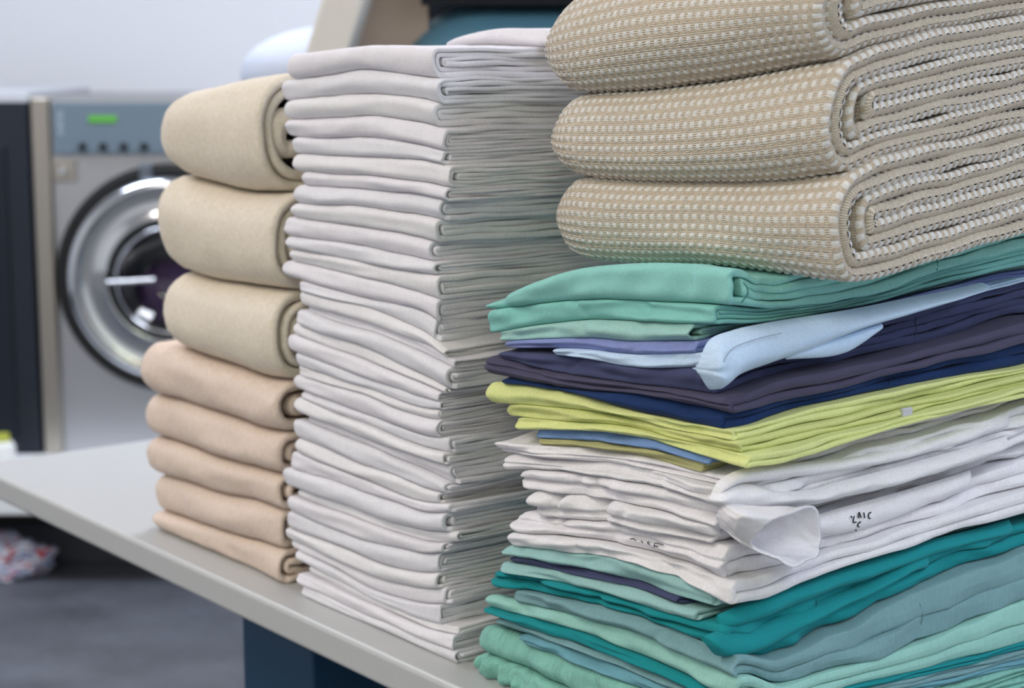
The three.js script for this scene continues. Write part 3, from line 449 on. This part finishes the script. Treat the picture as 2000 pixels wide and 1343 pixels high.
// ---------------------------------------------------------------- background: washing machine, dark machine, plinth, ironer
const brushed = dataTexture(256, (x, y) => 0.5 + 0.35 * (n128(x * 0.25, y) - 0.5) + 0.2 * (n60(x * 0.1, y) - 0.5), false, 3);
{
  const t = thing('washing_machine', [-0.905, 0.30, -4.75]);
  const skin = steel(0xb9bac0, 0.42, { bumpMap: brushed, bumpScale: 0.0003 }), chrome = steel(0xd2d5da, 0.11), black = paint(0x070809, 0.6);
  const W = 0.66, Hh = 0.955, R = 0.304, cy = 0.477;
  const face = new THREE.Shape(); face.moveTo(-W / 2, 0); face.lineTo(W / 2, 0); face.lineTo(W / 2, Hh); face.lineTo(-W / 2, Hh); face.closePath();
  const hole = new THREE.Path(); hole.absarc(0, cy, 0.20, 0, Math.PI * 2, true); face.holes.push(hole);
  mesh('front_panel', new THREE.ExtrudeGeometry(face, { depth: 0.02, bevelEnabled: false, curveSegments: 48 }).translate(0, 0, -0.02), skin, t);
  mesh('body', mergeGeometries([box(0.02, Hh, 0.68, -W / 2 + 0.01, Hh / 2, -0.36), box(0.02, Hh, 0.68, W / 2 - 0.01, Hh / 2, -0.36), box(W, 0.02, 0.7, 0, Hh - 0.01, -0.37), box(W, 0.02, 0.68, 0, 0.01, -0.36), box(W, Hh, 0.02, 0, Hh / 2, -0.71)]), skin, t);
  mesh('corner_post', box(0.05, Hh, 0.03, -W / 2 - 0.003, Hh / 2, 0.004, 0.008), steel(0xb5afa6, 0.35), t);
  const panel = mesh('control_panel', box(0.60, 0.135, 0.02, 0, 0.873, 0.008, 0.004), paint(0x6c7d8a, 0.45), t);
  mesh('display', box(0.074, 0.018, 0.004, -0.168, 0.898, 0.019), new THREE.MeshStandardMaterial({ color: 0x4f9a3c, emissive: 0x5fb040, emissiveIntensity: 0.35, roughness: 0.4 }), panel);
  for (const x of [-0.223, -0.169, -0.115, -0.061]) mesh('knob', new THREE.CylinderGeometry(0.009, 0.011, 0.016, 20).rotateX(Math.PI / 2).translate(x, 0.826, 0.025), paint(0x10161e, 0.4), panel);
  const logo = []; for (let k = 0; k < 5; k++) logo.push(new THREE.TorusGeometry(0.0055, 0.0012, 5, 14, k % 2 ? 4.6 : 6.28).translate(-0.279, 0.862 + k * 0.0125, 0.0185));
  mesh('logo', mergeGeometries(logo), paint(0xc3ccd6, 0.5), panel).userData.label = 'small pale vertical lettering';
  mesh('lock_plate', box(0.066, 0.056, 0.006, -0.279, 0.762, 0.003, 0.002), steel(0xb0aaa4, 0.4), t);
  mesh('lock_button', new THREE.CylinderGeometry(0.010, 0.011, 0.016, 20).rotateX(Math.PI / 2).translate(-0.279, 0.763, 0.012), chrome, t);
  const L = (pts, n = 72) => new THREE.LatheGeometry(pts.map(([r, z]) => new THREE.Vector2(r, z)), n).rotateX(Math.PI / 2).translate(0, cy, 0);
  mesh('gasket', L([[0.262, 0.0], [0.262, 0.03], [0.288, 0.042], [R, 0.030], [R, 0.0]]), black, t);
  const door = mesh('door', L([[0.274, 0.03], [0.272, 0.05], [0.262, 0.062], [0.248, 0.066], [0.238, 0.062], [0.232, 0.055], [0.200, 0.052], [0.170, 0.060], [0.158, 0.064], [0.153, 0.05], [0.153, 0.03]]), chrome, t);
  mesh('inner_gasket', L([[0.153, 0.045], [0.160, 0.066], [0.152, 0.069], [0.145, 0.05]]), black, door);
  mesh('inner_ring', L([[0.147, 0.05], [0.143, 0.066], [0.134, 0.066], [0.130, 0.045]]), chrome, door);
  mesh('glass', L([[0.132, 0.045], [0.11, 0.02], [0.08, 0.0], [0.04, -0.01], [0.0, -0.013]]), new THREE.MeshPhysicalMaterial({ color: 0xffffff, roughness: 0.03, transmission: 1, thickness: 0, ior: 1.5 }), door);
  mesh('handle', mergeGeometries([new THREE.CylinderGeometry(0.006, 0.006, 0.15, 16).rotateZ(Math.PI / 2 + 0.06).translate(-0.105, cy + 0.002, 0.092), new THREE.CylinderGeometry(0.02, 0.024, 0.05, 24).rotateX(Math.PI / 2).translate(-0.175, cy + 0.006, 0.075)]), chrome, door);
  mesh('hinge', box(0.035, 0.06, 0.035, -0.055, cy + 0.275, 0.03, 0.006), paint(0x6d7580, 0.4, { metalness: 0.6 }), door);
  mesh('drum', new THREE.CylinderGeometry(0.195, 0.25, 0.5, 48, 1, true).rotateX(Math.PI / 2).translate(0, cy, -0.27), steel(0xb8babf, 0.38, { side: THREE.DoubleSide }), t);
  tag(t, 'grey steel front loading washing machine with a round chrome door', 'washing machine');
  const load = thing('laundry_load', [-0.905, 0.30 + cy - 0.14, -4.87]);
  const g = new THREE.SphereGeometry(0.12, 40, 26).scale(1.05, 0.75, 0.7), p = g.attributes.position;
  for (let i = 0; i < p.count; i++) { const k = 1 + 0.22 * noise(p.getX(i) * 14, p.getY(i) * 14, p.getZ(i) * 14) + 0.1 * noise(p.getX(i) * 40, p.getY(i) * 30, 3); p.setXYZ(i, p.getX(i) * k, p.getY(i) * k + 0.09, p.getZ(i) * k); }
  g.computeVertexNormals(); mesh('crumpled_cloth', g, cloth(0x4b2f66), load);
  tag(load, 'dark purple laundry inside the washing machine drum', 'laundry');
}
{
  const t = thing('dark_machine', [-1.70, 0.30, -4.73]);
  const dark = paint(0x2b303a, 0.38, { metalness: 0.5 });
  mesh('body', box(0.86, 0.945, 0.70, 0, 0.4725, -0.35, 0.006), dark, t);
  mesh('top_cover', box(0.87, 0.03, 0.71, 0, 0.955, -0.35, 0.005), paint(0xc9ccd2, 0.4), t);
  mesh('door_panel', box(0.74, 0.78, 0.008, 0.0, 0.44, 0.004, 0.003), paint(0x262b35, 0.3, { metalness: 0.5 }), t);
  tag(t, 'dark blue grey machine at the left edge beside the washing machine', 'machine');
}
{
  const t = thing('machine_plinth', [-1.0, 0, -4.75]);
  mesh('slab', box(2.4, 0.11, 1.15, 0, 0.245, -0.325, 0.006), paint(0xe9ecef, 0.5), t);
  mesh('upper_board', box(2.3, 0.09, 0.80, 0, 0.145, -0.44), paint(0x4a423d, 0.7), t);
  mesh('lower_board', box(2.3, 0.10, 0.84, 0, 0.05, -0.42), paint(0x3a3d48, 0.6), t);
  tag(t, 'white slab plinth with a dark brown base under the machines', 'plinth');
}
{
  const t = thing('canister', [-1.335, 0.30, -4.60]);
  mesh('body', new THREE.LatheGeometry([[0, 0], [0.028, 0], [0.032, 0.006], [0.032, 0.05], [0.024, 0.064], [0, 0.064]].map(([x, y]) => new THREE.Vector2(x, y)), 32), paint(0xe6e8e6, 0.5), t);
  mesh('cap', new THREE.CylinderGeometry(0.017, 0.019, 0.022, 24).translate(0, 0.073, 0), paint(0xb9be4e, 0.5), t);
  tag(t, 'small white canister with a yellow green cap at the left edge', 'canister');
}
{
  const floral = dataTexture(256, (x, y) => { const a = n24(x, y), b = n60(y, x), c = n24(y + 0.3, x + 0.1); return c > 0.72 ? [0.72, 0.22, 0.25] : a > 0.55 ? [0.86, 0.88, 0.93] : b > 0.5 ? [0.42, 0.5, 0.68] : [0.7, 0.74, 0.84]; }, true, [3, 2]);
  const t = thing('patterned_cloth', [-1.38, 0, -4.60]);
  const g = new THREE.SphereGeometry(0.13, 48, 28), p = g.attributes.position;
  for (let i = 0; i < p.count; i++) { const x = p.getX(i), y = p.getY(i), z = p.getZ(i), k = 1 + 0.3 * noise(x * 13, y * 13, z * 13) + 0.14 * noise(x * 34, y * 34, z * 34); p.setXYZ(i, x * k * 1.15, Math.max(0, (y + 0.06) * k * 0.62), z * k * 0.6); }
  g.computeVertexNormals(); mesh('crumpled_fabric', g, new THREE.MeshStandardMaterial({ map: floral, roughness: 0.95 }), t);
  tag(t, 'crumpled red, white and blue patterned cloth on the grey floor', 'cloth');
}
{
  const t = thing('ironer', [0, 0, -3.25]);
  const ivory = paint(0xe6e1d8, 0.5), blue = paint(0x5b8ba2, 0.4), black = paint(0x17171b, 0.6);
  mesh('base_cabinet', box(0.9, 1.10, 0.6, 0.27, 0.55, -0.1, 0.01), blue, t);
  mesh('roll', new THREE.CapsuleGeometry(0.19, 0.66, 12, 40).rotateZ(Math.PI / 2).translate(0.285, 1.265, -0.08), blue, t);
  const hood = new THREE.Shape(); hood.absarc(0, 0, 0.30, 0.98, Math.PI - 0.98, false); hood.absarc(0, 0, 0.215, Math.PI - 0.98, 0.98, true);
  mesh('hood', new THREE.ExtrudeGeometry(hood, { depth: 0.80, bevelEnabled: false, curveSegments: 30 }).rotateY(Math.PI / 2).translate(-0.16, 1.27, -0.08), black, t);
  for (let k = 0; k < 27; k++) mesh('hood_rib', new THREE.TorusGeometry(0.302, 0.006, 6, 24, 1.15).rotateZ(1.0).rotateY(Math.PI / 2).translate(-0.15 + k * 0.03, 1.27, -0.08), black, t);
  mesh('brown_panel', box(0.13, 0.75, 0.02, -0.215, 1.40, -0.02), paint(0xb7a391, 0.7), t);
  mesh('back_panel', box(0.98, 1.0, 0.03, 0.29, 1.35, -0.42), black, t);
  const pad = new THREE.SphereGeometry(1, 40, 24).scale(0.19, 0.095, 0.2).translate(-0.34, 1.325, -0.30);
  mesh('padded_cover', pad, cloth(0xd6deef), t).userData.label = 'pale blue rounded padded cover';
  const side = new THREE.Shape(); side.moveTo(-0.31, 0); side.lineTo(-0.17, 0); side.lineTo(-0.20, 1.10); side.lineTo(-0.285, 1.37); side.lineTo(-0.20, 1.62); side.lineTo(-0.255, 1.64); side.lineTo(-0.345, 1.37); side.lineTo(-0.31, 1.1); side.closePath();
  mesh('side_frame', new THREE.ExtrudeGeometry(side, { depth: 0.5, bevelEnabled: true, bevelSize: 0.006, bevelThickness: 0.006, bevelSegments: 2 }).translate(0, 0, -0.35), ivory, t);
  tag(t, 'blue roller ironer with black ribbed hood and ivory side frame', 'ironer');
}
renderer.render(scene, camera);
